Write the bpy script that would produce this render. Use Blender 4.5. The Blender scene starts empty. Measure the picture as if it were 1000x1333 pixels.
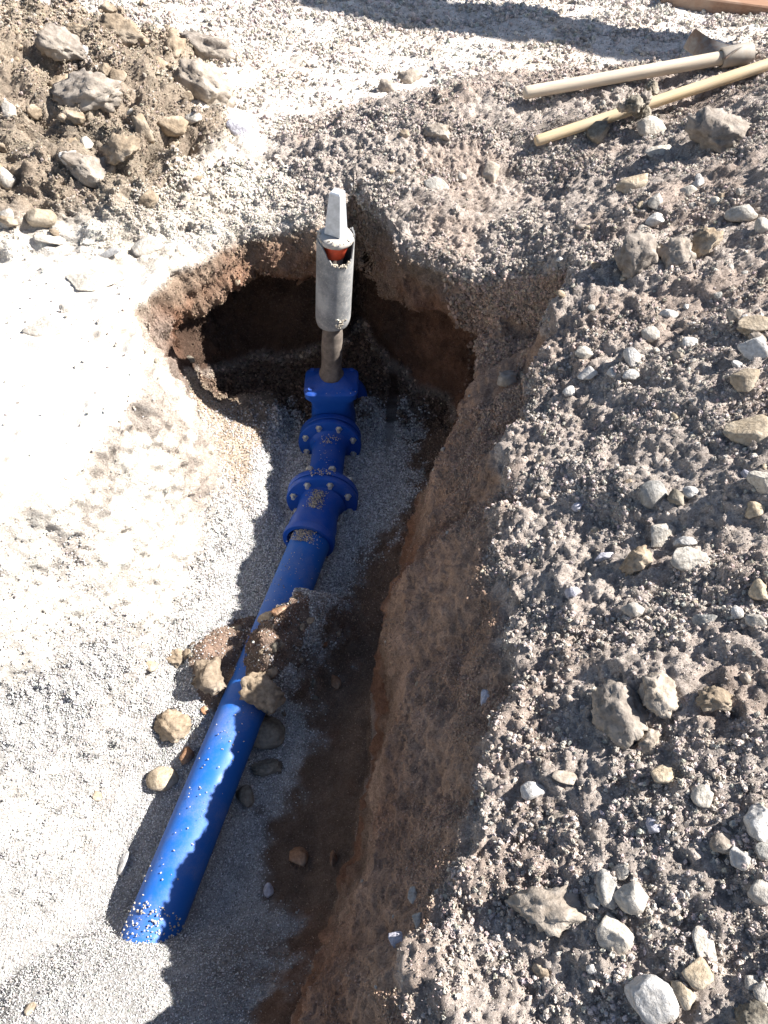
import bpy, math, random
import numpy as np
from mathutils import Vector, Matrix, noise as mnoise
from mathutils.bvhtree import BVHTree
random.seed(7); RNG = np.random.default_rng(7)
SC = bpy.context.scene; COL = SC.collection

# ------------------------------------------------------------ camera
PITCH = math.radians(50); EYE = Vector((0, 0, 1.35)); FPX = 1026.0
cam_d = bpy.data.cameras.new('camera'); cam = bpy.data.objects.new('camera', cam_d); COL.objects.link(cam)
cam.location = EYE; cam.rotation_euler = (math.radians(90) - PITCH, 0, 0)
cam_d.sensor_fit = 'VERTICAL'; cam_d.angle = 2 * math.atan(666.5 / FPX); cam_d.clip_start = 0.02; cam_d.clip_end = 400
SC.camera = cam
# ------------------------------------------------------------ sky, sun, exposure
SUN_EL = math.radians(42.5); SUN_AZ = math.radians(6)      # azimuth from +X towards +Y
w = bpy.data.worlds.new('World'); SC.world = w; w.use_nodes = True
nt = w.node_tree; nt.nodes.clear()
sky = nt.nodes.new('ShaderNodeTexSky'); sky.sky_type = 'NISHITA'; sky.sun_disc = False
sky.sun_elevation = SUN_EL; sky.sun_rotation = math.pi / 2 - SUN_AZ
bg = nt.nodes.new('ShaderNodeBackground'); bg.inputs['Strength'].default_value = 0.05
wo = nt.nodes.new('ShaderNodeOutputWorld')
nt.links.new(sky.outputs[0], bg.inputs[0]); nt.links.new(bg.outputs[0], wo.inputs[0])
sl = bpy.data.lights.new('sun', 'SUN'); sl.energy = 5.0; sl.angle = math.radians(0.5); sl.color = (1, .96, .9)
so = bpy.data.objects.new('sun', sl); COL.objects.link(so)
sdir = Vector((math.cos(SUN_EL) * math.cos(SUN_AZ), math.cos(SUN_EL) * math.sin(SUN_AZ), math.sin(SUN_EL)))
so.rotation_euler = sdir.to_track_quat('Z', 'Y').to_euler(); so.location = (5, 0, 6)
SC.view_settings.view_transform = 'Standard'; SC.view_settings.look = 'None'
SC.view_settings.gamma = 1; SC.view_settings.use_curve_mapping = False
SC.view_settings.exposure = 1.6

def ray(u, v):
    a = (u - 500) / FPX; b = (v - 666.5) / FPX
    c, s = math.cos(PITCH), math.sin(PITCH)
    return Vector((a, c - b * s, -s - b * c))
def P(u, v, z):
    d = ray(u, v); t = (z - EYE.z) / d.z
    return EYE + d * t

# ------------------------------------------------------------ vectorised noise
_T = np.random.default_rng(3).random((64, 64, 64)).astype(np.float32) * 2 - 1
def vnoise(p):
    i = np.floor(p).astype(np.int32); f = (p - i).astype(np.float32); f = f * f * f * (f * (f * 6 - 15) + 10)
    i &= 63; j = (i + 1) & 63
    x0, y0, z0 = i.T; x1, y1, z1 = j.T; fx, fy, fz = f.T
    def L(a, b, t): return a + (b - a) * t
    return L(L(L(_T[x0, y0, z0], _T[x1, y0, z0], fx), L(_T[x0, y1, z0], _T[x1, y1, z0], fx), fy),
             L(L(_T[x0, y0, z1], _T[x1, y0, z1], fx), L(_T[x0, y1, z1], _T[x1, y1, z1], fx), fy), fz)
_R = np.array([[.36, .48, -.8], [-.8, .6, 0], [.48, .64, .6]])
def fbm(p, octs=4, gain=.5, off=0.0):
    p = np.asarray(p, dtype=np.float64) + off; s = 0; a = 1; n = 0
    for _ in range(octs):
        s = s + a * vnoise(p); n += a; a *= gain; p = (p @ _R) * 2.03 + 11.7
    return s / n * 1.6
_J = np.random.default_rng(5).random((32, 32, 32, 3)).astype(np.float32)
def worley(p):
    i = np.floor(p).astype(np.int32); f = (p - i).astype(np.float32); best = np.full(len(p), 9., np.float32)
    for dx in (-1, 0, 1):
        for dy in (-1, 0, 1):
            for dz in (-1, 0, 1):
                k = (i + np.array([dx, dy, dz])) & 31
                d = _J[k[:, 0], k[:, 1], k[:, 2]] + np.array([dx, dy, dz], np.float32) - f
                np.minimum(best, (d * d).sum(1), out=best)
    return np.sqrt(best)
def sst(a, b, x):
    t = np.clip((x - a) / (b - a), 0, 1); return t * t * (3 - 2 * t)
def smax(a, b, k=.03):
    h = np.clip(.5 + .5 * (a - b) / k, 0, 1); return b + (a - b) * h + k * h * (1 - h)
def smin(a, b, k=.03): return -smax(-a, -b, k)
def itp(x, tab):
    return np.interp(x, [t[0] for t in tab], [t[1] for t in tab])

# ------------------------------------------------------------ terrain shape (metres; z = 0 is the old ground surface)
TOE_R = [(-2, -.45), (.0, -.27), (.25, -.20), (.45, -.126), (.83, -.06), (1.18, -.02), (1.54, .05), (1.81, .12), (2.1, .13), (3, .13)]
TOE_L = [(-2, -.95), (0, -.72), (.4, -.68), (.8, -.64), (1.05, -.56), (1.35, -.49), (1.61, -.44), (1.78, -.48), (1.98, -.56), (2.2, -.58), (3, -.58)]
STEEP_L = [(0, 1.25), (.6, 1.5), (1.0, 2.0), (1.4, 3.0), (2, 3.6)]
def ground_open(x, y):
    """the surface outside the trench: flat yard, spoil heaps"""
    n = fbm(np.stack([x * 1.3, y * 1.3, 0 * x], 1), 3)
    g = .018 * n
    skew = .07 * (1.2 - y) + .04 * fbm(np.stack([x * 0, y * 2.2, 0 * x + 4], 1), 2)
    xs = x + skew
    R = itp(xs, [(-9, -.03), (.10, -.03), (.26, -.02), (.75, .235), (1.25, .43), (1.7, .52), (2.6, .35), (3.6, 0), (50, 0)])
    R = R * (1 - sst(2.3, 3.5, y)) * sst(-4, -1.5, y)
    R = R + .055 * np.exp(-((x - .46) / .24) ** 2 - ((y - 1.85) / .55) ** 2)
    crest = itp(x, [(-.55, 0), (-.3, .06), (0, .19), (.45, .25), (1.2, .32), (2.2, .3), (3.2, 0)])
    yc = 2.78 + .07 * fbm(np.stack([x * 1.5, 0 * x, 0 * x + 9], 1), 2)
    M = crest * np.where(y < yc, sst(yc - .75, yc, y), 1 - sst(yc, yc + .6, y))
    Hh = smax(R, M, .08)
    # heap on the left
    d = np.sqrt(((x + 1.55) / 1.10) ** 2 + ((y - 2.95) / .95) ** 2) + .16 * fbm(np.stack([x * 2.5, y * 2.5, 0 * x + 3], 1), 3)
    L = .40 * np.clip(1 - d, 0, 1) ** .8
    return g + Hh * 1.0 + L, Hh, L
def terrain(x, y):
    G, Hh, L = ground_open(x, y)
    wob = fbm(np.stack([x * 3, y * 3, 0 * x + 20], 1), 3)
    wob2 = fbm(np.stack([x * 9, y * 9, 0 * x + 27], 1), 3)
    F = -.70 + .018 * wob
    mx = -.254 - .262 * (1.477 - y)
    F = F + (.22 + .03 * wob2) * np.exp(-(((x - mx - .055 - .22 * np.clip(y - 1.12, -.02, .2) - .02 * wob2) / .10) ** 2) - ((y - 1.155 + .02 * wob) / .17) ** 4)               # soil over the pipe
    F = F + .10 * sst(.42, .22, y) + .15 * np.exp(-(((x + .60 + .27 * (.3 - y)) / .27) ** 2) - ((y - .25) / .18) ** 4)
    F = F + .09 * np.exp(-(((x - mx + .15) / .075) ** 2) - ((y - 1.14) / .13) ** 2)
    F = F + .05 * np.exp(-(((x + .52) / .12) ** 2) - ((y - 1.03) / .16) ** 2)
    F = F + .16 * sst(2.0, 2.35, y + .06 * wob)                                                   # fallen clods in the cave
    F = F + .05 * sst(.10, -.02, itp(y, TOE_R) - x) * 1
    F = F + (.10 * sst(-.34, -.46, x + .03 * wob2) + .20 * sst(-.43, -.66, x + .03 * wob2)) * sst(1.5, 1.75, y) * sst(2.22, 1.95, y + .05 * wob2)
    dR = x - itp(y, TOE_R) + .018 * wob + .008 * wob2 + .03 * sst(.05, .25, x - itp(y, TOE_R)) * (wob + .6 * wob2)
    WR = itp(dR, [(-9, -9), (-.05, -.95), (0, -.72), (.10, -.25), (.31, .0), (.52, .9), (9, 30)])
    dL = itp(y, TOE_L) - x + .03 * wob + .008 * wob2
    WL = -.71 + dL * itp(y, STEEP_L)
    rx = (x + .19)
    yend = 2.18 - .9 * np.clip(rx - .12, 0, 9) ** 1.6 - 4.2 * np.clip(-rx - .22, 0, 9) ** 2 + .02 * wob - .11 * sst(-.07, .05, x)
    # notch in the bank just behind the tube
    notch = np.exp(-((x + .10) / .045) ** 4) * .07
    dB = y - yend - notch
    WB = itp(dB, [(-9, -30), (-.2, -1.3), (0, -.70), (.11, -.07), (.135, .0), (.19, .10), (.5, .8), (9, 30)])
    T = smax(smax(smax(F, WR, .04), WL, .06), WB, .04)
    h = smin(G, T, .025 + .07 * sst(-.3, -.5, x) * sst(1.9, 1.5, y) + .06 * sst(.0, .15, x) * sst(2.0, 1.7, y))
    z0 = 0 * x
    inside = sst(.01, .05, G - h)
    floorm = inside * sst(.10, .03, T - F)
    return h, dict(inside=inside, floor=floorm, heap=Hh, lheap=L, dR=dR, dL=dL, dB=dB)

# ------------------------------------------------------------ terrain mesh: rows of y, columns redistributed to follow the walls
def segs(*parts):
    out = []
    for a, b, n, geo in parts:
        t = np.linspace(0, 1, n, endpoint=False); out.append(a + (b - a) * t ** geo)
    return np.concatenate(out)
ys = np.concatenate([-np.geomspace(60, .5, 24), segs((-.4, .05, 24, 1), (.05, 1.75, 360, 1), (1.75, 2.5, 250, 1), (2.5, 3.3, 130, 1), (3.3, 4.7, 120, 1)), np.geomspace(4.72, 120, 40)])
NX = 620
xf = np.linspace(-1.75, 2.15, 1500)
XX = np.zeros((len(ys), NX)); 
for r, y in enumerate(ys):
    yy = np.full_like(xf, y); h, _ = terrain(xf, yy)
    dh = np.abs(np.gradient(h, xf)); dh = np.convolve(np.pad(dh, 20, mode='edge'), np.ones(41) / 41, 'valid')
    vis = .30 + .9 * np.exp(-((xf - .05) / .85) ** 2) if y < 2.6 else np.ones_like(xf)
    dens = vis * np.sqrt(1 + (.9 * dh) ** 2)
    c = np.concatenate([[0], np.cumsum((dens[1:] + dens[:-1]) / 2)]); c /= c[-1]
    XX[r] = np.interp(np.linspace(0, 1, NX), c, xf)
k = np.ones(9) / 9                                     # smooth the columns along y
for _ in range(2):
    Xp = np.pad(XX, ((4, 4), (0, 0)), mode='edge'); XX = sum(Xp[i:i + len(ys)] for i in range(9)) / 9
outL = -np.geomspace(120, 1.85, 22); outR = np.geomspace(2.25, 120, 22)
XX = np.concatenate([np.tile(outL, (len(ys), 1)), XX, np.tile(outR, (len(ys), 1))], 1)
NR, NC = XX.shape
YY = np.repeat(ys[:, None], NC, 1)
x = XX.ravel(); y = YY.ravel()
z, M = terrain(x, y)
far = sst(3.5, 12, np.abs(x) + np.abs(y - 2))
z = z * (1 - far)
pos = np.stack([x, y, z], 1)
# undercut: the lower part of the end wall is pushed outward below an overhanging lip
rho = np.sqrt(((x + .19) / .36) ** 2 + ((y - 1.80) / .36) ** 2)
low = sst(-.13, -.27, z + .03 * fbm(pos * 7, 2))
push = .23 * low * sst(.55, 1.0, rho) * sst(1.5, 2.0, y) * sst(2.7, 2.5, y) * (M['inside'] > .01)
side = np.where(x > 0, .55, .35 * sst(2.0, 2.2, y))
dirx = (x + .19); diry = (y - 1.75); dl = np.sqrt(dirx ** 2 + diry ** 2) + 1e-6
pos[:, 0] += push * side * dirx / dl; pos[:, 1] += push * np.where(x > 0, .9, 1.0) * sst(-.85, -.50, x) * diry / dl
def normals(pos):
    g = pos.reshape(NR, NC, 3); a = np.gradient(g, axis=1); b = np.gradient(g, axis=0)
    n = np.cross(a, b).reshape(-1, 3); return n / (np.linalg.norm(n, axis=1)[:, None] + 1e-12)
N = normals(pos)
fine = sst(3.2, 2.0, np.abs(x)) * sst(6.5, 4.8, y) * sst(-1, -.2, y)
ins, flo, heap, lh = M['inside'], M['floor'], M['heap'], M['lheap']
wall = ins * (1 - flo)
heapm = np.maximum(sst(.00, .06, heap), sst(-.10, -.02, x + .1 * sst(.3, .8, y) * -1) * sst(2.9, 2.4, y)) * (1 - ins)
slopeR = ins * sst(.03, .10, M['dR']) * sst(-.75, -.2, pos[:, 2])          # smooth compacted bank on the right
leftw = ins * sst(-.02, .03, M['dL']) * (M['dR'] < 0)
lhm = sst(.02, .10, lh)
flat = (1 - ins) * (1 - heapm) * (1 - lhm)
act = fine > .01
disp = np.zeros(len(x)); pa = pos[act]
def W(a, amp):                                           # rounded lumps
    return amp * (.55 - np.minimum(a, 1.0))
sq = pa * np.array([1, 1, 1.0])
f1 = fbm(pa * 4.5, 4, .55); f2 = fbm(pa * 22, 4, .6); f3 = fbm(pa * 70, 3, .6); f4 = fbm(pa * 150, 2, .7)
w1 = worley(pa * 9 + .35 * f1[:, None]); w2 = worley(pa * 22 + .3 * f2[:, None]); w3 = worley(pa * 55 + 3.3)
ridge = fbm(pa * np.array([2.6, 9, 5]) + 7, 3)
m = {k_: v_[act] for k_, v_ in dict(flat=flat, heap=heapm, lh=lhm, wall=wall, flo=flo, slopeR=slopeR, leftw=leftw).items()}
nearrim = sst(1.95, 2.3, pa[:, 1]) * sst(3.1, 2.5, pa[:, 1]) * m['flat']
clodz = sst(-.2, .5, fbm(pa * 3 + 40, 3))
d = m['flat'] * (.010 * f1 + .0045 * f2 + .0012 * f3 + 0) + nearrim * (W(w2, .016) + .012 * f2)
d += m['heap'] * (.020 * f1 + .020 * ridge + .010 * f2 + .006 * f3 + W(w1, .022) * clodz + W(w2, .012) + W(w3, .010) + .0035 * f4)
d += m['lh'] * (.035 * f1 + .016 * f2 + .009 * f3 + .004 * f4 + W(w1, .10) + W(w2, .042) + W(w3, .010))
d += m['flo'] * (.007 * f1 + .003 * f2 + sst(1.96, 2.08, pa[:, 1]) * (W(w1, .04) + W(w2, .028) + W(w3, .01)))
mnd = np.exp(-(((pa[:, 0] + .254 + .262 * (1.477 - pa[:, 1]) - .02) / .2) ** 2) - ((pa[:, 1] - 1.15) / .2) ** 2)
d += m['flo'] * mnd * (W(w1, .03) + W(w2, .035) + W(w3, .012) + .006 * f2)
d += m['flat'] * sst(-.45, -.6, pa[:, 0]) * sst(2.6, 2.2, pa[:, 1]) * (.010 * ridge + W(w1, .016) + .004 * f2)
ro = np.clip(1 - m['slopeR'], 0, 1)
d += m['wall'] * (.012 * f1 + .006 * f2 + .0022 * f3 + ro * (.014 * f1 + .010 * f2 + W(w2, .016) + W(w3, .007)) + .020 * ridge * m['slopeR'] + (W(w3, .006) + W(w2, .007) * sst(-.2, .5, f1) + .004 * f2 + .003 * f4) * m['slopeR'])
back = sst(1.95, 2.15, pa[:, 1]) * m['wall']; d += back * (W(w1, .035) + .012 * f1)
disp[act] = d * fine[act]
pos += N * disp[:, None]
N = normals(pos)

# ---- material colours of the ground (albedo), with the cave's shade painted in
def C(*c): return np.array(c)[None, :]
PALE, BROWN, RED, GRAV = C(.62, .585, .53), C(.23, .16, .115), C(.22, .118, .074), C(.36, .355, .345)
HEAP, LHEAP, SLOPE = C(.42, .37, .33), C(.28, .23, .18), C(.40, .27, .19)
c1 = fbm(pos * 5 + 60, 4)[:, None]; c2 = fbm(pos * 25 + 90, 4)[:, None]
def mix(a, b, t): return a + (b - a) * np.clip(t, 0, 1)
col = np.repeat(PALE, len(x), 0)
col = mix(col, C(.42, .36, .28), flat[:, None] * sst(.0, .6, c1) * .55)
col = mix(col, HEAP, heapm[:, None]); col = mix(col, C(.32, .26, .22), heapm[:, None] * sst(-.1, .5, c1) * .8)
col = mix(col, LHEAP, lhm[:, None]); col = mix(col, C(.27, .23, .18), lhm[:, None] * sst(-.1, .4, c1) * .8)
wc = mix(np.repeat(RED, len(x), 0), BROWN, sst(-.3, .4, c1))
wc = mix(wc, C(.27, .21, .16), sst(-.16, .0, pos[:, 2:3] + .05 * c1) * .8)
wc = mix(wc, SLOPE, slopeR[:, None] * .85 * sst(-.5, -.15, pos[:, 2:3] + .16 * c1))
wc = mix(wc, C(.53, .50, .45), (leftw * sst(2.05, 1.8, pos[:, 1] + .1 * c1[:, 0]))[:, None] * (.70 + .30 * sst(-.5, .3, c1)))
wc = mix(wc, C(.06, .037, .027), ((pos[:, 2] < -.22) * (pos[:, 1] > 1.85))[:, None] * sst(-1.2, .3, c1) * .9)  # undercut wall darkened: the cave's shade is painted into the colour
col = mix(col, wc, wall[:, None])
rim = (1 - ins) * sst(1.0, .0, 0) * 0
# gravel bedding with a strip of soil along the right toe and round the buried part of the pipe
px_axis = -.254 - .262 * (1.477 - y)
gstrip = itp(y, TOE_R) - x + .10 * c1[:, 0] + .05 * c2[:, 0] - itp(y, [(.2, .08), (.5, .14), (.9, .155), (1.2, .15), (1.5, .10), (1.75, .05), (2, .04)])
gr = sst(-.05, .07, gstrip)
soilpatch = np.exp(-(((x - px_axis + .03) / .15) ** 2) - ((y - 1.13) / .17) ** 2) > (.38 - .2 * c1[:, 0])
gr = gr * (1 - .85 * soilpatch) * sst(2.05, 1.98, y + .07 * c1[:, 0] + .10 * sst(-.32, -.5, x))
spill = leftw * sst(1.35, .6, y + .35 * c1[:, 0]) * sst(.08, -.25, pos[:, 2])
spill = np.maximum(spill, leftw * sst(-.42, -.58, pos[:, 2] + .06 * c1[:, 0]) * sst(1.9, 1.6, y) * .8)
gravm = np.maximum(flo * gr, spill)
fc = mix(np.repeat(BROWN * .8, len(x), 0), RED * .9, sst(0, .5, c1) * .6)
fc = mix(fc, C(.07, .045, .033), sst(1.96, 2.08, pos[:, 1:2] + .06 * c1) )  # cave floor darkened towards the back, shade painted into the soil colour
fill = sst(-.40, -.47, x + .04 * c1[:, 0]) * sst(1.55, 1.8, y) * sst(2.06, 1.96, y + .06 * c1[:, 0])
fc = mix(fc, C(.36, .29, .22), fill[:, None])
gr = gr * (1 - fill); gravm = gravm * (1 - .8 * fill)
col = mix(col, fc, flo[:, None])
col = mix(col, GRAV, gravm[:, None])
col = col * (1 + .22 * c2 + .10 * c1)
col = np.clip(col, .02, .62)

loose = np.clip(1 - .85 * flat * (1 - sst(1.9, 2.3, y) * sst(3.1, 2.6, y)), 0, 1)
me = bpy.data.meshes.new('ground')
nv = NR * NC; idx = np.arange(nv).reshape(NR, NC)
f = np.stack([idx[:-1, :-1], idx[:-1, 1:], idx[1:, 1:], idx[1:, :-1]], -1).reshape(-1, 4)
me.vertices.add(nv); me.vertices.foreach_set('co', pos.astype(np.float32).ravel())
me.loops.add(f.size); me.loops.foreach_set('vertex_index', f.astype(np.int32).ravel())
me.polygons.add(len(f)); me.polygons.foreach_set('loop_start', np.arange(0, f.size, 4, dtype=np.int32))
me.update(calc_edges=True); me.polygons.foreach_set('use_smooth', np.ones(len(f), bool))
at_ = me.attributes.new('tint', 'FLOAT_COLOR', 'POINT')
at_.data.foreach_set('color', np.concatenate([col, np.ones((nv, 1))], 1).astype(np.float32).ravel())

lo_ = me.attributes.new('loose', 'FLOAT', 'POINT'); lo_.data.foreach_set('value', loose.astype(np.float32))
# ------------------------------------------------------------ materials
def newmat(name):
    m = bpy.data.materials.new(name); m.use_nodes = True; t = m.node_tree
    return m, t, t.nodes['Principled BSDF']
def nz(t, scale, detail=6, rough=.6, vec=None):
    n = t.nodes.new('ShaderNodeTexNoise'); n.inputs['Scale'].default_value = scale
    n.inputs['Detail'].default_value = detail; n.inputs['Roughness'].default_value = rough
    if vec: t.links.new(vec, n.inputs['Vector'])
    return n
def ramp(t, src, stops):
    r = t.nodes.new('ShaderNodeValToRGB'); e = r.color_ramp.elements
    while len(e) < len(stops): e.new(.5)
    for i, (p, c) in enumerate(stops): e[i].position = p; e[i].color = (*c, 1) if len(c) == 3 else c
    t.links.new(src, r.inputs[0]); return r
def mixc(t, kind, fac, a, b):
    n = t.nodes.new('ShaderNodeMix'); n.data_type = 'RGBA'; n.blend_type = kind
    for sock, v in ((n.inputs[0], fac), (n.inputs[6], a), (n.inputs[7], b)):
        if hasattr(v, 'is_output'): t.links.new(v, sock)
        else: sock.default_value = v if isinstance(v, (int, float)) else (*v, 1)
    return n.outputs[2]
def bump(t, src, strength, dist, b, prev=None):
    n = t.nodes.new('ShaderNodeBump'); n.inputs['Strength'].default_value = strength; n.inputs['Distance'].default_value = dist
    t.links.new(src, n.inputs['Height'])
    if prev: t.links.new(prev, n.inputs['Normal'])
    t.links.new(n.outputs[0], b.inputs['Normal']); return n.outputs[0]

m_ground, t, b = newmat('earth')
geo = t.nodes.new('ShaderNodeNewGeometry'); att = t.nodes.new('ShaderNodeAttribute'); att.attribute_name = 'tint'
n1 = nz(t, 240, 5, .7, geo.outputs['Position']); n2 = nz(t, 45, 8, .7, geo.outputs['Position'])
v1 = t.nodes.new('ShaderNodeTexVoronoi'); v1.inputs['Scale'].default_value = 150; t.links.new(geo.outputs['Position'], v1.inputs['Vector'])
r1 = ramp(t, n1.outputs[0], [(.3, (.6, .57, .55)), (.7, (1.35, 1.37, 1.4))])
r2 = ramp(t, n2.outputs[0], [(.3, (.75, .72, .7)), (.7, (1.2, 1.2, 1.2))])
o = mixc(t, 'MULTIPLY', 1.0, att.outputs['Color'], r1.outputs[0]); o = mixc(t, 'MULTIPLY', 1.0, o, r2.outputs[0])
t.links.new(o, b.inputs['Base Color']); b.inputs['Roughness'].default_value = .95; b.inputs['Specular IOR Level'].default_value = .15
p1 = bump(t, n2.outputs[0], .9, .013, b); p2 = bump(t, v1.outputs['Distance'], -.8, .005, b, p1); bump(t, n1.outputs[0], .9, .005, b, p2)
la = t.nodes.new('ShaderNodeAttribute'); la.attribute_name = 'loose'
for n_ in [q for q in t.nodes if q.type == 'BUMP']:
    k_ = t.nodes.new('ShaderNodeMath'); k_.operation = 'MULTIPLY'; k_.inputs[1].default_value = n_.inputs['Strength'].default_value; t.links.new(la.outputs['Fac'], k_.inputs[0]); t.links.new(k_.outputs[0], n_.inputs['Strength'])
me.materials.append(m_ground)
ground = bpy.data.objects.new('ground', me); COL.objects.link(ground); ground['kind'] = 'structure'

def rockmat(name, c0, c1_, dusty, fines=120):
    m, t, b = newmat(name)
    geo = t.nodes.new('ShaderNodeTexCoord'); oi = t.nodes.new('ShaderNodeObjectInfo')
    n1 = nz(t, 14, 8, .65, geo.outputs['Object']); n2 = nz(t, fines, 5, .7, geo.outputs['Object'])
    r = ramp(t, n1.outputs[0], [(.3, c0), (.7, c1_)])
    dn = ramp(t, n2.outputs[0], [(.35, (.7, .68, .66)), (.65, (1.2, 1.2, 1.2))])
    o = mixc(t, 'MULTIPLY', 1.0, r.outputs[0], dn.outputs[0])
    o = mixc(t, 'MULTIPLY', 1.0, o, ramp(t, oi.outputs['Random'], [(0, (.82, .82, .83)), (1, (1.18, 1.16, 1.12))]).outputs[0])
    n3 = nz(t, 6, 4, .6, geo.outputs['Object']); dm = ramp(t, n3.outputs[0], [(.45, (0, 0, 0)), (.65, (dusty,) * 3)])
    o = mixc(t, 'MIX', dm.outputs[0], o, (.42, .37, .31))
    t.links.new(o, b.inputs['Base Color']); b.inputs['Roughness'].default_value = .9; b.inputs['Specular IOR Level'].default_value = .2
    p1 = bump(t, n1.outputs[0], .8, .010, b); bump(t, n2.outputs[0], .8, .0035, b, p1)
    return m
ROCK = dict(
    clod=rockmat('dry_soil_grey', (.22, .19, .16), (.34, .30, .265), .5, 60),
    tanclod=rockmat('dry_soil_tan', (.21, .165, .12), (.34, .275, .205), .4, 60),
    pale=rockmat('limestone_pale', (.32, .30, .27), (.47, .445, .41), .6),
    white=rockmat('limestone_white', (.40, .39, .38), (.54, .535, .53), .5),
    lilac=rockmat('limestone_lilac', (.36, .36, .42), (.48, .48, .54), .2),
    grey=rockmat('stone_grey', (.25, .25, .24), (.38, .37, .35), .5),
    tan=rockmat('stone_tan', (.29, .235, .17), (.42, .36, .28), .5),
    dark=rockmat('stone_dark', (.12, .105, .085), (.24, .22, .18), .5),
    red=rockmat('stone_red_brown', (.22, .12, .07), (.34, .20, .12), .4),
)

# ------------------------------------------------------------ tags and basic builders
def tag(o, label=None, cat=None, group=None, kind=None):
    if label: o['label'] = label
    if cat: o['category'] = cat
    if group: o['group'] = group
    if kind: o['kind'] = kind
    return o
def empty(name, loc): 
    o = bpy.data.objects.new(name, None); o.empty_display_size = .05; COL.objects.link(o); o.location = loc; return o
def link(name, vs, fs, mat, parent=None, smooth=True):
    m = bpy.data.meshes.new(name); m.from_pydata([tuple(v) for v in vs], [], fs); m.update()
    if smooth: m.polygons.foreach_set('use_smooth', [True] * len(m.polygons))
    m.materials.append(mat); o = bpy.data.objects.new(name, m); COL.objects.link(o)
    if parent:
        o.parent = parent; o.matrix_parent_inverse = parent_world(parent).inverted()
    return o
def parent_world(p):
    mt = p.matrix_basis.copy() if not p.parent else parent_world(p.parent) @ p.matrix_parent_inverse @ p.matrix_basis
    return mt
def frame(axis, up=Vector((0, 0, 1))):
    a = Vector(axis).normalized(); s = a.cross(up)
    if s.length < 1e-4: s = a.cross(Vector((0, 1, 0)))
    s.normalize(); return a, s, s.cross(a).normalized()
def lathe(origin, axis, prof, n=48, cap0=True, cap1=True, phase=0, up=Vector((0, 0, 1)), rfun=None, squish=1.0):
    """prof: (distance along the axis, radius); returns verts, faces"""
    a, s, u = frame(axis, up); o = Vector(origin); vs = []; fs = []
    for j, (d, r) in enumerate(prof):
        for i in range(n):
            th = 2 * math.pi * i / n + phase; rr = r * (rfun(th, d) if rfun else 1)
            vs.append(o + a * d + s * math.cos(th) * rr + u * math.sin(th) * rr * squish)
    for j in range(len(prof) - 1):
        for i in range(n):
            k2 = (i + 1) % n; fs.append((j * n + i, j * n + k2, (j + 1) * n + k2, (j + 1) * n + i))
    if cap0: fs.append(tuple(range(n))[::-1])
    if cap1: fs.append(tuple((len(prof) - 1) * n + i for i in range(n)))
    return vs, fs
def join(*parts):
    V, F = [], []
    for vs, fs in parts:
        k0 = len(V); V += vs; F += [tuple(i + k0 for i in f_) for f_ in fs]
    return V, F
def autosharp(o, deg=35):
    m = o.data; import bmesh
    bm = bmesh.new(); bm.from_mesh(m); bmesh.ops.recalc_face_normals(bm, faces=bm.faces)
    for e in bm.edges: e.smooth = len(e.link_faces) == 2 and e.calc_face_angle(0) < math.radians(deg)
    bm.to_mesh(m); bm.free(); return o

bvh = BVHTree.FromPolygons([tuple(p_) for p_ in pos[:, :3].tolist()], f.tolist(), all_triangles=False)
def hit(u, v):
    d = ray(u, v).normalized(); loc, n, i, dist = bvh.ray_cast(EYE, d); return loc, n

# ------------------------------------------------------------ painted and plastic materials of the pipework
def bluemat(name, c, rough, dust, dscale=9):
    m, t, b = newmat(name); g = t.nodes.new('ShaderNodeNewGeometry')
    n = nz(t, dscale, 8, .68, g.outputs['Position']); f2_ = nz(t, 300, 3, .6, g.outputs['Position'])
    sx = t.nodes.new('ShaderNodeSeparateXYZ'); t.links.new(g.outputs['Normal'], sx.inputs[0])
    up = t.nodes.new('ShaderNodeMath'); up.operation = 'MULTIPLY_ADD'; t.links.new(sx.outputs[2], up.inputs[0]); up.inputs[1].default_value = .12; up.inputs[2].default_value = -.03
    ad = t.nodes.new('ShaderNodeMath'); t.links.new(n.outputs[0], ad.inputs[0]); t.links.new(up.outputs[0], ad.inputs[1])
    dm = ramp(t, ad.outputs[0], [(.50, (dust * .12,) * 3), (.72, (dust,) * 3)])
    sp = ramp(t, f2_.outputs[0], [(.35, (.5, .5, .5)), (.62, (1, 1, 1))])
    fac = mixc(t, 'MULTIPLY', 1.0, dm.outputs[0], sp.outputs[0])
    o = mixc(t, 'MIX', fac, c, (.34, .30, .26)); t.links.new(o, b.inputs['Base Color'])
    b.inputs['Specular IOR Level'].default_value = .3
    rr = ramp(t, n.outputs[0], [(.35, (rough * .8,) * 3), (.7, (min(1, rough * 1.6),) * 3)]); t.links.new(rr.outputs[0], b.inputs['Roughness'])
    bump(t, n.outputs[0], .12, .004, b); return m
m_cast = bluemat('blue_epoxy_cast_iron', (.0, .066, .38), .45, .20, 12)
m_pipe = bluemat('blue_plastic_pipe', (.001, .10, .42), .52, .34, 7)
def metal(name, c, rough, met=1.0, rust=None):
    m, t, b = newmat(name); g = t.nodes.new('ShaderNodeNewGeometry'); n = nz(t, 60, 6, .7, g.outputs['Position'])
    r = ramp(t, n.outputs[0], [(.35, tuple(c_ * .7 for c_ in c)), (.65, c)])
    o = r.outputs[0]
    if rust: o = mixc(t, 'MIX', ramp(t, nz(t, 18, 6, .7, g.outputs['Position']).outputs[0], [(.42, (0, 0, 0)), (.6, (.9,) * 3)]).outputs[0], o, rust)
    t.links.new(o, b.inputs['Base Color']); b.inputs['Roughness'].default_value = rough; b.inputs['Metallic'].default_value = met
    bump(t, n.outputs[0], .3, .001, b); return m
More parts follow.
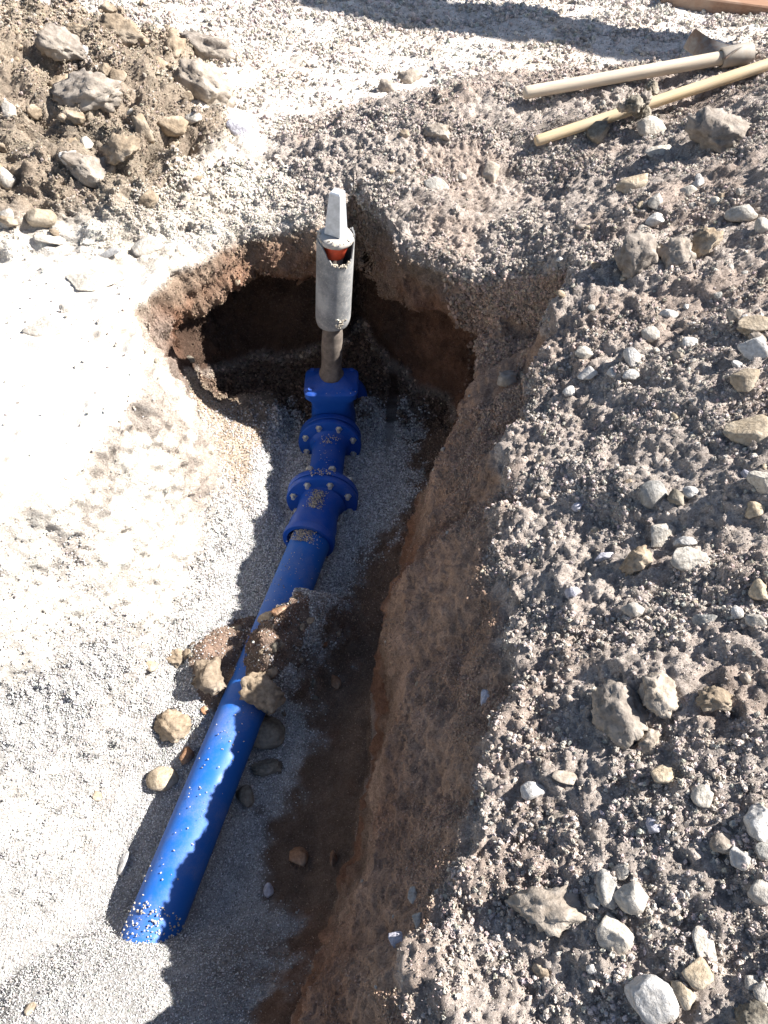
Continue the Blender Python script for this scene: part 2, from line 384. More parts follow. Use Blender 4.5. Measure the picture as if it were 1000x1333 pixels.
m_zinc = metal('zinc_bolt', (.75, .73, .66), .4, .6)
m_key = metal('galvanised_steel_key', (.55, .58, .62), .55, .35)
m_stem = metal('soil_caked_stem', (.20, .165, .14), .9, 0, (.08, .065, .055))
m_red = metal('red_plastic_cap', (.80, .10, .04), .5, 0)
m_dirt = metal('dried_dirt_rim', (.50, .46, .42), .95, 0)
m_blade = metal('weathered_steel_blade', (.26, .24, .22), .6, .4, (.16, .10, .07))
m_ferr = metal('dusty_steel_ferrule', (.42, .38, .33), .7, .3, (.34, .28, .22))
mg, t, b = newmat('grey_plastic_tube'); g = t.nodes.new('ShaderNodeNewGeometry')
n = nz(t, 14, 8, .7, g.outputs['Position']); n_ = nz(t, 160, 4, .7, g.outputs['Position'])
o = ramp(t, n.outputs[0], [(.38, (.16, .163, .17)), (.62, (.33, .33, .325))]).outputs[0]
o = mixc(t, 'MIX', ramp(t, n_.outputs[0], [(.52, (0, 0, 0)), (.68, (.55,) * 3)]).outputs[0], o, (.46, .42, .37))
t.links.new(o, b.inputs['Base Color']); b.inputs['Roughness'].default_value = .7; bump(t, n_.outputs[0], .5, .0015, b); m_tube = mg
def woodmat(name, c0, c1_, axis):
    m, t, b = newmat(name); g = t.nodes.new('ShaderNodeTexCoord'); mp = t.nodes.new('ShaderNodeMapping')
    mp.inputs['Scale'].default_value = (1, 14, 14); t.links.new(g.outputs['Object'], mp.inputs['Vector'])
    n = nz(t, 9, 8, .65, mp.outputs[0]); n2 = nz(t, 5, 6, .6, g.outputs['Object'])
    o = ramp(t, n.outputs[0], [(.3, c0), (.7, c1_)]).outputs[0]
    o = mixc(t, 'MIX', ramp(t, n2.outputs[0], [(.45, (0, 0, 0)), (.7, (.6,) * 3)]).outputs[0], o, (.42, .36, .29))
    t.links.new(o, b.inputs['Base Color']); b.inputs['Roughness'].default_value = .65; bump(t, n.outputs[0], .35, .0012, b); return m
m_wood1 = woodmat('dusty_ash_wood', (.42, .33, .24), (.58, .49, .38), 0)
m_wood2 = woodmat('yellow_ash_wood', (.46, .33, .18), (.62, .48, .30), 0)
m_board = woodmat('reddish_plank_wood', (.20, .10, .055), (.30, .17, .10), 0)

# ------------------------------------------------------------ pipework at the bottom of the trench
AX = -.645                                              # height of the pipe axis
def hexa(o, axis, r, h): return lathe(o, axis, [(0, r), (h, r)], 6)
def bolts(parent, c, axis, pr, n, phase, front=.03, back=.05):
    a, s, u = frame(axis)
    for i in range(n):
        th = 2 * math.pi * i / n + phase; q = c + s * math.cos(th) * pr + u * math.sin(th) * pr
        ax = Vector(a)
        ob = link('bolt', *join(hexa(q - ax * back, ax, .0125, .012), lathe(q - ax * .04, ax, [(0, .007), (.04 + front + .015, .0065)], 10),
                  lathe(q + ax * (front - .0135), ax, [(0, .0165), (.0025, .0165)], 16), hexa(q + ax * (front - .011), ax, .0122, .013)), m_zinc, parent)
        autosharp(ob)
# gate valve with a bonnet on top and a flanged nose towards the camera
v0 = Vector((-.183, 2.10, AX)); f1c = Vector((-.192, 2.005, AX))
valve = empty('gate_valve', (v0.x, v0.y, AX - .09))
tag(valve, 'blue cast iron gate valve with square bonnet in the shaded back of the pit', 'valve')
bx, by = -.180, 2.075
def sqbody(levels, ex=.26, n=40):
    vs, fs = [], []
    for z_, hx, hy, ox, oy, e in levels:
        for i in range(n):
            th = 2 * math.pi * i / n; c_, s_ = math.cos(th), math.sin(th)
            vs.append(Vector((ox + hx * abs(c_) ** e * (1 if c_ >= 0 else -1), oy + hy * abs(s_) ** e * (1 if s_ >= 0 else -1), z_)))
    for j in range(len(levels) - 1):
        for i in range(n):
            k2 = (i + 1) % n; fs.append((j * n + i, j * n + k2, (j + 1) * n + k2, (j + 1) * n + i))
    fs.append(tuple(range(n))[::-1]); fs.append(tuple((len(levels) - 1) * n + i for i in range(n))); return vs, fs
bon = link('bonnet', *sqbody([(-.515, .066, .052, bx, by, .45), (-.475, .076, .062, bx, by, .38), (-.455, .090, .070, bx, by, .30), (-.432, .092, .072, bx, by, .30),
      (-.424, .086, .066, bx, by, .34), (-.418, .060, .048, bx, by + .005, .7), (-.400, .040, .034, bx, by + .005, 1)]), m_cast, valve); autosharp(bon, 40)
for sx in (-1, 1):
    for sy in (-1, 1):
        autosharp(link('cap_screw', *hexa(Vector((bx + sx * .068, by + sy * .050, -.427)), Vector((0, 0, 1)), .009, .010), m_cast, valve))
body = link('body', *join(sqbody([(-.74, .05, .045, v0.x, v0.y, .8), (-.70, .075, .06, v0.x, v0.y, .7), (-.62, .080, .062, v0.x, v0.y, .6), (-.54, .072, .056, v0.x, v0.y - .01, .5), (-.510, .066, .052, bx, by, .45)]),
      lathe(v0, f1c - v0, [(-.12, .060), (-.06, .064), (.0, .072), (.05, .060), (.09, .056)], 40)), m_cast, valve); autosharp(body, 50)
fl = link('flange', *lathe(f1c + Vector((0, .028, 0)), (0, -1, 0), [(0, .055), (0, .105), (.003, .110), (.020, .110), (.0225, .107), (.0225, .05)], 64, False, False), m_cast, valve); autosharp(fl)
fl = link('flange', *lathe(v0 + Vector((.01, .13, 0)), (0, 1, 0), [(0, .055), (0, .105), (.003, .110), (.020, .110), (.0225, .107), (.0225, .05)], 64, False, True), m_cast, valve); autosharp(fl)
# flanged spool piece between the valve and the coupling
f2c = Vector((-.206, 1.735, AX)); ad = (f2c - f1c).normalized()
spool = empty('flanged_spool', (-.2, 1.87, AX - .09)); tag(spool, 'short blue flanged spool pipe between the gate valve and the coupling', 'pipe fitting')
def ring(o_, a_, r, th=.0225, ri=.05): return lathe(o_, a_, [(0, ri), (0, r - .004), (.002, r - .001), (.004, r), (th - .004, r), (th - .001, r - .002), (th, r - .005), (th, ri)], 72, False, False)
autosharp(link('flange', *ring(f1c + ad * .0, ad, .112), m_cast, spool))
autosharp(link('barrel', *lathe(f1c, ad, [(.0, .055), (.0225, .072), (.032, .062), (.045, .0585), ((f2c - f1c).length - .05, .0585), ((f2c - f1c).length - .036, .062), ((f2c - f1c).length - .024, .070)], 56), m_cast, spool), 60)
autosharp(link('flange', *ring(f2c - ad * .0250, ad, .119), m_cast, spool))
bolts(spool, f1c, ad, .091, 8, math.pi / 8 + .02, .0225, .05)
# coupling: flange and socket that swallows the pipe end
pd = Vector((-.262, -1, 0)).normalized(); s_end = Vector((-.243, 1.545, AX)); cd = (s_end - f2c).normalized(); cl = (s_end - f2c).length
coup = empty('flange_socket_coupling', (-.22, 1.63, AX - .1)); tag(coup, 'blue flange and socket coupling dusted with grit at the end of the pipe', 'pipe coupling')
autosharp(link('flange', *ring(f2c, ad, .119), m_cast, coup))
autosharp(link('socket', *lathe(f2c, cd, [(0, .06), (.020, .081), (.034, .0715), (.05, .069), (.09, .070), (.125, .078), (cl - .028, .080), (cl - .024, .084), (cl - .004, .085), (cl, .083), (cl, .070), (cl - .05, .068)], 64, True, False), m_cast, coup), 40)
bolts(coup, f2c, ad, .098, 8, math.pi / 8 - .05, .0225, .052)
# pipe
p_a = Vector((-.254 + .262 * .09, 1.477 + .09, AX)); L_ = 1.42
pipe = link('water_pipe', *lathe(p_a, pd, [(i_ * L_ / 30, .0635) for i_ in range(31)], 64), m_pipe); autosharp(pipe)
tag(pipe, 'straight blue plastic water pipe along the trench floor, partly buried in gravel', 'pipe')

# riser: stem with a key on top, loose grey tube sleeve round it
st0 = Vector((bx, by + .005, -.405)); top = Vector((-.128, 2.06, .262)); rd = (top - st0).normalized(); RL = (top - st0).length
stem = empty('valve_spindle', st0); tag(stem, 'upright valve spindle with tapered square steel key on top of the gate valve', 'valve spindle')
rj = random.Random(4)
shaft = link('shaft', *lathe(st0, rd, [(.0, .040), (.012, .042), (.02, .036), (.05, .0335), (.12, .035), (.18, .034), (.20, .030), (.215, .026), (.25, .024), (RL - .135, .024)], 32, rfun=lambda th, d: 1 + .06 * mnoise.noise(Vector((math.cos(th) * 2, math.sin(th) * 2, d * 40)))), m_stem, stem)
# square tapered key with a chamfered top
a_, s_, u_ = frame(rd, Vector((0, 1, 0)))
def sq(d, r, tw=.42):
    c_ = st0 + rd * d; return [c_ + (s_ * math.cos(tw + k_ * math.pi / 2 + math.pi / 4) + u_ * math.sin(tw + k_ * math.pi / 2 + math.pi / 4)) * r * 1.414 for k_ in range(4)]
lv = [(RL - .125, .0245), (RL - .004, .0165), (RL, .0135)]; vs = sum([sq(*l_) for l_ in lv], []); fs = [(j * 4 + i, j * 4 + (i + 1) % 4, (j + 1) * 4 + (i + 1) % 4, (j + 1) * 4 + i) for j in range(2) for i in range(4)] + [(3, 2, 1, 0), (8, 9, 10, 11)]
link('key', vs, fs, m_key, stem, False)
c0 = st0 + rd * (RL - .205)
autosharp(link('red_cap', *lathe(c0, rd, [(0, .022), (.004, .028), (.05, .042), (.066, .044), (.072, .030)], 40), m_red, stem), 50)
autosharp(link('cap_rim', *lathe(c0 + rd * .052, rd, [(0, .043), (.001, .049), (.006, .052), (.014, .052), (.020, .048), (.024, .040), (.026, .028)], 40, rfun=lambda th, d: 1 + .05 * mnoise.noise(Vector((math.cos(th) * 3, math.sin(th) * 3, 2)))), m_dirt, stem), 60)
# sleeve with a torn, notched top edge
slc = st0 + rd * .225; SLh = .305; vs, fs = [], []; n = 72; rows = 40
a_, s_, u_ = frame(rd, Vector((0, 1, 0)))
def topedge(th):    # angle measured so that -90 deg faces the camera
    deg = (math.degrees(th) + 180) % 360 - 180
    tab = [(-180, .300), (-142, .302), (-132, .292), (-118, .272), (-104, .256), (-92, .240), (-84, .236), (-60, .233), (-34, .236), (-24, .25), (-14, .295), (0, .310), (40, .31), (90, .30), (140, .305), (180, .300)]
    return float(np.interp(deg, [q[0] for q in tab], [q[1] for q in tab])) + .012 * mnoise.noise(Vector((th * 5, 3, 1))) + .010 * mnoise.noise(Vector((th * 16, 7, 1)))
def sleeve_pt(th, tt, r):
    H_ = topedge(th); z_ = H_ * tt; p_ = slc + rd * (z_ + .012 * (1 - tt) * 0)
    rr = r * (1 + .012 * mnoise.noise(Vector((th, z_ * 8, 5)))) * (1 - .10 * max(0, 1 - z_ / .03) ** 2)
    cs, sn = math.cos(th), math.sin(th)
    return p_ + Vector((1, 0, 0)) * cs * rr + Vector((0, 1, 0)) * sn * rr
for r in (.0555, .0515):
    for j in range(rows + 1):
        for i in range(n): vs.append(sleeve_pt(2 * math.pi * i / n - math.pi, j / rows, r))
o_in = (rows + 1) * n
for j in range(rows):
    for i in range(n):
        k2 = (i + 1) % n; fs.append((j * n + i, j * n + k2, (j + 1) * n + k2, (j + 1) * n + i)); fs.append((o_in + j * n + i, o_in + (j + 1) * n + i, o_in + (j + 1) * n + k2, o_in + j * n + k2))
for i in range(n):
    k2 = (i + 1) % n; fs.append((rows * n + i, rows * n + k2, o_in + rows * n + k2, o_in + rows * n + i)); fs.append((i, o_in + i, o_in + k2, k2))
sleeve = link('tube_sleeve', vs, fs, m_tube); autosharp(sleeve, 50)
tag(sleeve, 'grey plastic tube with broken top edge round the valve spindle', 'tube')

# ------------------------------------------------------------ hoes / handles lying on the heap
def handle(name, a, b, r0, r1, mat, parent, sag=.0):
    L2 = (b - a).length; prof = [(0, r0 * .80), (.003, r0 * .94), (.010, r0)] + [(L2 * i / 24, r0 + (r1 - r0) * i / 24) for i in range(1, 25)]
    m0 = link(name, *lathe((0, 0, 0), (1, 0, 0), prof, 28, rfun=lambda th, d: 1 + .02 * mnoise.noise(Vector((d * 4, th, 2)))), mat, None)
    q = (b - a).to_track_quat('X', 'Z'); m0.rotation_euler = q.to_euler(); m0.location = a
    autosharp(m0, 50)
    if parent: m0.parent = parent; m0.matrix_parent_inverse = parent_world(parent).inverted()
    return m0
def lift(u, v, dz):
    l, n_ = hit(u, v); return l
ha, hb = P(682, 121, .258), P(972, 70, .345)
hoe = empty('hoe', hb); tag(hoe, 'long handled hoe with steel head lying on the heap at the top right', 'hoe')
handle('handle', ha, hb, .0195, .0215, m_wood1, hoe)
hx = (hb - ha).normalized()
colr = ha + hx * ((hb - ha).length - .085)
autosharp(link('eye', *lathe(colr, hx, [(0, .024), (0, .029), (.004, .031), (.085, .033), (.100, .030), (.103, .02)], 40, False, True), m_ferr, hoe), 40)
e0, e1 = colr + hx * .03, colr + hx * .095
bl = [P(972, 60, .37), P(945, 76, .35), P(890, 62, .29), P(905, 38, .355)]
nrm = ((bl[1] - bl[0]).cross(bl[3] - bl[0])).normalized() * .003
gv, gf = [], []; NU, NV2 = 14, 8
for s2 in (-1, 1):
    for i in range(NU + 1):
        for j in range(NV2 + 1):
            uu, vv = i / NU, j / NV2
            q = (bl[0] * (1 - uu) + bl[3] * uu) * (1 - vv) + (bl[1] * (1 - uu) + bl[2] * uu) * vv
            q = q + nrm * (s2 + 6 * math.sin(uu * math.pi) - 2 * math.sin(vv * math.pi)); gv.append(q)
k0 = (NU + 1) * (NV2 + 1)
for i in range(NU):
    for j in range(NV2):
        a0 = i * (NV2 + 1) + j; gf += [(a0, a0 + 1, a0 + NV2 + 2, a0 + NV2 + 1), (k0 + a0, k0 + a0 + NV2 + 1, k0 + a0 + NV2 + 2, k0 + a0 + 1)]
edge = [i * (NV2 + 1) for i in range(NU + 1)] + [NU * (NV2 + 1) + j for j in range(1, NV2 + 1)] + [i * (NV2 + 1) + NV2 for i in range(NU - 1, -1, -1)] + [j for j in range(NV2 - 1, 0, -1)]
for i in range(len(edge)): p0, p1_ = edge[i], edge[(i + 1) % len(edge)]; gf.append((p0, p1_, k0 + p1_, k0 + p0))
autosharp(link('blade', gv, gf, m_blade, hoe), 50)
hc, hd = P(697, 184, .182), P(1000, 84, .352)
hd = hc + (hd - hc) * 1.35
h2 = handle('tool_handle', hc, hd, .0168, .0185, m_wood2, None); tag(h2, 'bare yellowish wooden tool handle half sunk in the crumbly soil below the hoe', 'tool handle')

# ------------------------------------------------------------ plank at the far top right corner, and an unseen board frame added off to the right to cast the bands of shade
def boxm(a, b, wd, ht, bev=.006):
    d_ = (b - a); L2 = d_.length; d_ = d_.normalized(); s2 = d_.cross(Vector((0, 0, 1))).normalized(); u2 = s2.cross(d_)
    sec = []; 
    for sx, sz in ((-1, -1), (1, -1), (1, 1), (-1, 1)):
        for k_ in ((0, 1), (1, 0)) if (sx * sz > 0) else ((1, 0), (0, 1)):
            sec.append((sx * (wd / 2 - bev * k_[0]), sz * (ht / 2 - bev * k_[1])))
    vs = [a + d_ * L2 * e + s2 * p_ + u2 * q_ for e in (0, 1) for p_, q_ in sec]; n8 = 8
    fs = [(i, (i + 1) % 8, 8 + (i + 1) % 8, 8 + i) for i in range(8)] + [tuple(range(8))[::-1], tuple(range(8, 16))]
    return vs, fs
pa_, pb_ = P(872, -6, .04), P(1010, 12, .04)
pl = link('plank', *boxm(pa_ - (pb_ - pa_) * .05, pa_ + (pb_ - pa_) * 3.0, .20, .07), m_board, smooth=False); tag(pl, 'reddish brown timber plank lying on the ground in the far top right corner', 'plank')
HB = 2.2; off = sdir * (HB / sdir.z)
def overhead(c): return Vector((c[0], c[1], 0)) + off
b1a, b1b = overhead((-.6, 4.60)), overhead((2.2, 3.22))
b2a, b2b = overhead((.8, 4.80)), overhead((3.1, 3.62))
caster = empty('shade_caster', ((b1a + b1b) / 2 * 1).xy.to_3d()); tag(caster, 'added unseen frame of two high boards on posts, casting shade on the yard', 'shadow caster')
link('board', *boxm(b1a, b1b, .36, .05), m_board, caster, False)
link('board', *boxm(b2a, b2b, .28, .05), m_board, caster, False)
for q in (b1a + (b1b - b1a) * .08, b1a + (b1b - b1a) * .92, b2a + (b2b - b2a) * .1, b2a + (b2b - b2a) * .9):
    q = q + Vector((.08, .08, 0)); link('post', *boxm(Vector((q.x, q.y, -.1)), Vector((q.x + .0001, q.y, HB + .15)), .08, .08), m_board, caster, False)

#STONES
# ------------------------------------------------------------ stones and clods
import bmesh
def ico(sub):
    bm = bmesh.new(); bmesh.ops.create_icosphere(bm, subdivisions=sub, radius=1)
    v = np.array([v_.co[:] for v_ in bm.verts]); f_ = [[v_.index for v_ in p_.verts] for p_ in bm.faces]; bm.free(); return v, f_
ICO = {s: ico(s) for s in (2, 3, 4)}
def rock_mesh(seed, kind, sub):
    v, f_ = ICO[sub]; r = np.random.default_rng(seed); v = v.copy()
    ang = dict(pebble=3, stone=13, slab=10, clod=5)[kind]
    o_ = r.random(3) * 50
    v *= (1 + .16 * fbm(v * 1.1 + o_, 2))[:, None]
    for _ in range(ang):                                 # planar breaks
        nn = r.normal(size=3); nn /= np.linalg.norm(nn); h_ = r.uniform(.50, .84) if kind != 'pebble' else r.uniform(.7, .9)
        dd = v @ nn - h_; v -= nn[None] * (np.maximum(dd, 0) * .97)[:, None]
    if kind == 'clod':
        w_ = worley(v * 1.7 + o_); v *= (1 + .20 * (.5 - w_) + .15 * fbm(v * 3 + o_, 4, .65))[:, None]
        w_ = worley(v * 4.5 + o_); v *= (1 + .15 * (.5 - w_) + .09 * fbm(v * 10 + o_, 3, .75) * 1.5)[:, None]
        if sub > 3: v *= (1 + .18 * (.5 - worley(v * 9 + o_)))[:, None]
    elif kind == 'pebble': v *= (1 + .035 * fbm(v * 3 + o_, 3))[:, None]
    else: v *= (1 + .09 * fbm(v * 2.6 + o_, 5, .65))[:, None]
    v /= np.abs(v).max(0)[None]
    return v, f_
def rock(name, loc, dims, rot, kind, mat, seed, sub=3):
    v, f_ = rock_mesh(seed, kind, sub); v = v * (np.array(dims) / 2)[None]
    m_ = bpy.data.meshes.new(name); m_.from_pydata(v.tolist(), [], f_); m_.update()
    m_.polygons.foreach_set('use_smooth', [True] * len(m_.polygons)); m_.materials.append(ROCK[mat])
    o_ = bpy.data.objects.new(name, m_); COL.objects.link(o_); o_.location = loc; o_.rotation_euler = rot; return o_
from_px = []
def put(u, v, wpx, hpx, kind, mat, label, rotdeg=0, name=None, sink=.08, group=None, sub=None):
    l, n_ = hit(u, v)
    if l is None: return
    t_ = (l - EYE).dot(ray(500, 666.5).normalized()); s_ = t_ / FPX
    w_, h_ = wpx * s_, hpx * s_
    flatk = .42 if kind == 'slab' else .78
    # local axes: X along picture right, Y away, Z up; then tilt a little with the ground
    dy = h_ / max(.55, 1) * 1.0; dims = (w_ * 1.06, max(h_, w_ * .6) if kind != 'slab' else h_ * 1.25, h_ * flatk if kind == 'slab' else max(h_, w_ * .62) * flatk)
    dims = tuple(k_ * (1.14 if kind == 'clod' else 1.02) for k_ in dims)
    tilt = Vector((0, 0, 1)).lerp(n_, .55).normalized(); q = Vector((0, 0, 1)).rotation_difference(tilt)
    from mathutils import Euler
    R = q.to_matrix() @ Euler((0, 0, math.radians(rotdeg))).to_matrix()
    loc = l + tilt * dims[2] * (.5 - sink - .25)
    nm = name or dict(clod='soil_clod', slab='flat_stone', pebble='pebble', stone='stone')[kind]
    big = max(wpx, hpx)
    o_ = rock(nm, loc, dims, R.to_euler(), kind, mat, int(u * 7 + v), sub or (4 if big > (30 if kind == 'clod' else 48) else 3 if big > 14 else 2))
    tag(o_, label, {'clod': 'clod', 'pebble': 'pebble'}.get(kind, 'stone'), group); return o_
S = [
 # far heap and yard
 (272, 70, 72, 42, 'clod', 'clod', 'big grey-brown clod alone on the pale yard right of the left heap'),
 (162, 46, 58, 30, 'clod', 'tanclod', 'tan clod at the top corner of the left heap against the pale yard'),
 (100, 45, 44, 26, 'clod', 'tanclod', 'small tan clod on the crest of the left heap'),
 (110, 67, 20, 22, 'stone', 'white', 'small white stone on the crest of the left heap'),
 (75, 62, 60, 48, 'clod', 'clod', 'grey clod on the left heap with deep shade below it'),
 (120, 125, 85, 60, 'clod', 'clod', 'large brown clod in the middle of the left heap'),
 (265, 115, 75, 55, 'clod', 'clod', 'craggy grey clod at the right end of the left heap'),
 (312, 174, 40, 30, 'stone', 'lilac', 'whitish lilac stone where the left heap meets the pale rim'),
 (252, 156, 24, 16, 'stone', 'pale', 'small pale stone just below the craggy grey clod'),
 (90, 206, 22, 20, 'stone', 'white', 'small white stone low in the left heap'),
 (112, 190, 16, 22, 'stone', 'pale', 'small upright pale stone above the white one in the left heap'),
 (14, 146, 20, 28, 'stone', 'pale', 'pale stone at the left picture edge on the heap'),
 (160, 200, 52, 40, 'clod', 'tanclod', 'tan clod at the foot of the left heap'),
 (115, 225, 62, 45, 'clod', 'clod', 'dark grey clod in the lower left heap'),
 (50, 288, 46, 36, 'stone', 'tan', 'yellowish tan stone at the lower left of the heap'),
 (8, 232, 26, 30, 'stone', 'pale', 'pale stone touching the left picture edge below the heap crest'),
 (8, 288, 22, 30, 'stone', 'pale', 'light stone low at the left edge beside the yellowish tan one'),
 (65, 312, 38, 20, 'slab', 'pale', 'flat pale stone just below the left heap'),
 (188, 322, 46, 30, 'slab', 'pale', 'flat whitish stone on the rim with a shaded lower edge'),
 (141, 332, 42, 16, 'slab', 'white', 'thin white slab on the rim left of the other flat stone'),
 (128, 366, 76, 36, 'slab', 'pale', 'largest flat pale slab on the left rim of the pit'),
 (92, 402, 34, 18, 'slab', 'pale', 'small flat stone between the two larger slabs on the left rim'),
 (58, 428, 50, 30, 'slab', 'pale', 'lowest flat slab on the left rim'),
 # back bank and right heap, far
 (567, 243, 34, 20, 'pebble', 'pale', 'smooth oval pebble on the bank right of the valve key'),
 (637, 226, 28, 34, 'stone', 'clod', 'pinkish grey stone on the bank right of the oval pebble'),
 (571, 175, 34, 26, 'clod', 'clod', 'rounded grey clod near the crest of the back bank'),
 (600, 232, 14, 14, 'pebble', 'pale', 'tiny pale pebble beside the pinkish grey stone'),
 (505, 118, 26, 24, 'clod', 'clod', 'small clod at the left end of the crumbly crest'),
 (535, 105, 30, 22, 'clod', 'clod', 'grey clod on the crumbly crest left of the handles'),
 (847, 167, 36, 34, 'stone', 'pale', 'pale angular stone below the tool handles'),
 (857, 196, 32, 14, 'slab', 'pale', 'flat pale stone under the angular one below the handles'),
 (932, 182, 80, 64, 'clod', 'clod', 'large rough grey clod at the upper right under the handles'),
 (780, 175, 26, 26, 'clod', 'dark', 'dark little clod under the yellowish handle'),
 (967, 278, 42, 30, 'stone', 'pale', 'pale stone near the right edge below the large rough clod'),
 (992, 296, 22, 22, 'stone', 'pale', 'pale stone cut by the right edge in the upper heap'),
 (824, 243, 40, 22, 'stone', 'tan', 'tan oblong stone in the upper right stone litter'),
 (852, 265, 22, 28, 'stone', 'pale', 'pinkish upright stone next to the tan oblong stone'),
 (853, 287, 24, 16, 'stone', 'white', 'white chip below the pinkish upright stone'),
 (833, 342, 60, 62, 'clod', 'clod', 'round crumbly clod on the upper right slope'),
 (882, 337, 42, 46, 'clod', 'clod', 'smaller clod touching the round crumbly one on its right'),
 (921, 320, 38, 36, 'clod', 'tanclod', 'tan clod right of the pair of clods'),
 (895, 250, 22, 16, 'stone', 'pale', 'pale chip in the litter right of the tan oblong stone'),
 (908, 241, 20, 14, 'stone', 'white', 'white chip right beside the pale chip in the upper litter'),
 (869, 410, 26, 18, 'stone', 'white', 'white stone on the right slope below the clods'),
 (845, 437, 24, 24, 'pebble', 'pale', 'round pale pebble under the white stone'),
 (897, 448, 20, 17, 'pebble', 'white', 'small white pebble right of the round pale pebble'),
 (980, 428, 54, 26, 'stone', 'tan', 'tan flat-topped rock at the right edge'),
 (983, 458, 36, 40, 'stone', 'white', 'blocky white rock under the tan one at the right edge'),
 (972, 495, 40, 34, 'stone', 'tan', 'rounded tan rock below the blocky white rock'),
 (824, 468, 24, 36, 'stone', 'white', 'upright white stone in mid slope'),
 (822, 489, 24, 16, 'stone', 'white', 'squarish white stone at the foot of the upright white stone'),
 (797, 486, 14, 15, 'pebble', 'white', 'small white pebble left of the squarish white stone'),
 (765, 488, 26, 19, 'stone', 'white', 'white stone at the left end of a row of three'),
 (760, 461, 32, 20, 'stone', 'pale', 'pale flattish stone above the row of white stones'),
 (741, 512, 17, 18, 'pebble', 'white', 'small pale pebble low left of the row of white stones'),
 (660, 497, 24, 30, 'clod', 'clod', 'lone crumbly clod on the smooth bank'),
 (975, 570, 66, 50, 'stone', 'tan', 'big tan boulder-like rock at the right edge casting a long shadow'),
 (994, 634, 30, 52, 'stone', 'pale', 'grey-white rock cut by the right edge below the big tan rock'),
 (971, 620, 15, 22, 'stone', 'lilac', 'small bluish stone left of the cut grey-white rock'),
 (852, 646, 36, 40, 'pebble', 'grey', 'rounded dark grey cobble on the right slope'),
 (878, 650, 20, 30, 'stone', 'dark', 'brown stone leaning on the rounded grey cobble'),
 (899, 643, 19, 19, 'pebble', 'white', 'round white pebble right of the brown stone'),
 (982, 663, 26, 22, 'stone', 'tan', 'yellowish stone near the right edge at half height'),
 (860, 699, 40, 36, 'stone', 'pale', 'light angular stone under the grey cobble'),
 (892, 708, 27, 20, 'stone', 'white', 'white stone touching the light angular stone'),
 (900, 728, 52, 38, 'stone', 'pale', 'broad pale stone in the group of three on the slope'),
 (829, 731, 40, 32, 'clod', 'tanclod', 'tan crumbly clod left of the broad pale stone'),
 (786, 726, 26, 16, 'stone', 'lilac', 'bluish white flake left of the tan crumbly clod'),
 (745, 773, 20, 18, 'stone', 'lilac', 'bluish white chip low on the mid slope'),
 (823, 793, 28, 24, 'stone', 'pale', 'pale square stone below the tan crumbly clod'),
 (917, 808, 32, 17, 'slab', 'grey', 'flat grey stone right of the pale square stone'),
 (988, 772, 28, 34, 'stone', 'tan', 'tan rock at the right edge, upper of two close together'),
 (985, 808, 28, 24, 'stone', 'pale', 'pale rock at the right edge, lower of two close together'),
 (752, 661, 14, 12, 'pebble', 'lilac', 'tiny bluish pebble on the upper middle slope'),
 # right heap, near
 (806, 932, 64, 80, 'clod', 'clod', 'largest craggy clod of the lower right heap'),
 (858, 906, 48, 56, 'clod', 'clod', 'craggy clod right beside the largest one'),
 (931, 915, 44, 36, 'clod', 'tanclod', 'low tan clod right of the two craggy clods'),
 (846, 966, 30, 32, 'clod', 'clod', 'small clod tucked under the largest craggy clod'),
 (692, 1027, 34, 28, 'stone', 'white', 'white stone at the tip of a ledge on the bank'),
 (740, 1012, 44, 16, 'slab', 'clod', 'flat earthy lump on the ledge right of the white stone'),
 (864, 1012, 34, 28, 'stone', 'tan', 'yellowish square stone below the small tucked clod'),
 (917, 1035, 34, 34, 'stone', 'pale', 'light grey faceted stone right of the yellowish square one'),
 (852, 1075, 20, 22, 'stone', 'lilac', 'lilac pointed stone in the lower right heap'),
 (728, 1066, 28, 17, 'stone', 'clod', 'small earthy stone on the bank below the ledge'),
 (990, 1068, 42, 56, 'stone', 'white', 'large bluish white rock at the lower right edge'),
 (940, 1100, 26, 26, 'clod', 'clod', 'small crumbly clod left of the tilted white stone'),
 (963, 1118, 28, 36, 'stone', 'white', 'tilted white stone near the lower right edge'),
 (993, 1110, 22, 30, 'stone', 'grey', 'grey stone cut by the right edge below the bluish white rock'),
 (991, 1162, 36, 32, 'stone', 'pale', 'pale rock cut by the right edge below the grey stone'),
 (794, 1161, 27, 52, 'pebble', 'grey', 'upright smooth grey pebble in the lower right'),
 (821, 1170, 46, 46, 'stone', 'pale', 'pale stone leaning against the upright smooth pebble'),
 (812, 1136, 22, 20, 'stone', 'pale', 'small angular stone capping the upright smooth pebble'),
 (772, 1175, 16, 22, 'pebble', 'pale', 'small oval pebble left of the upright smooth pebble'),
 (799, 1216, 46, 54, 'stone', 'pale', 'flat faced stone below the upright smooth pebble'),
 (718, 1190, 98, 58, 'clod', 'clod', 'broad crumbly clod on the edge of the lower bank'),
 (917, 1228, 32, 34, 'slab', 'pale', 'smooth pale slab half in the dirt at the lower right'),
 (907, 1270, 42, 40, 'stone', 'tan', 'pinkish tan stone near the bottom right'),
 (848, 1302, 68, 64, 'stone', 'white', 'large rough white rock at the bottom right'),
 (890, 1295, 24, 38, 'stone', 'tan', 'narrow tan stone beside the large rough white rock'),
 (770, 1260, 17, 15, 'stone', 'white', 'small white chip above left of the large rough white rock'),
 (634, 907, 17, 24, 'slab', 'lilac', 'bluish white chip pressed into the smooth bank'),
 (538, 1167, 14, 22, 'slab', 'pale', 'pale chip pressed into the lower smooth bank'),
 (543, 1197, 14, 20, 'slab', 'pale', 'second pale chip just below the first in the lower bank'),
 (515, 1222, 22, 22, 'slab', 'lilac', 'bluish chip in the lower bank near the trench edge'),
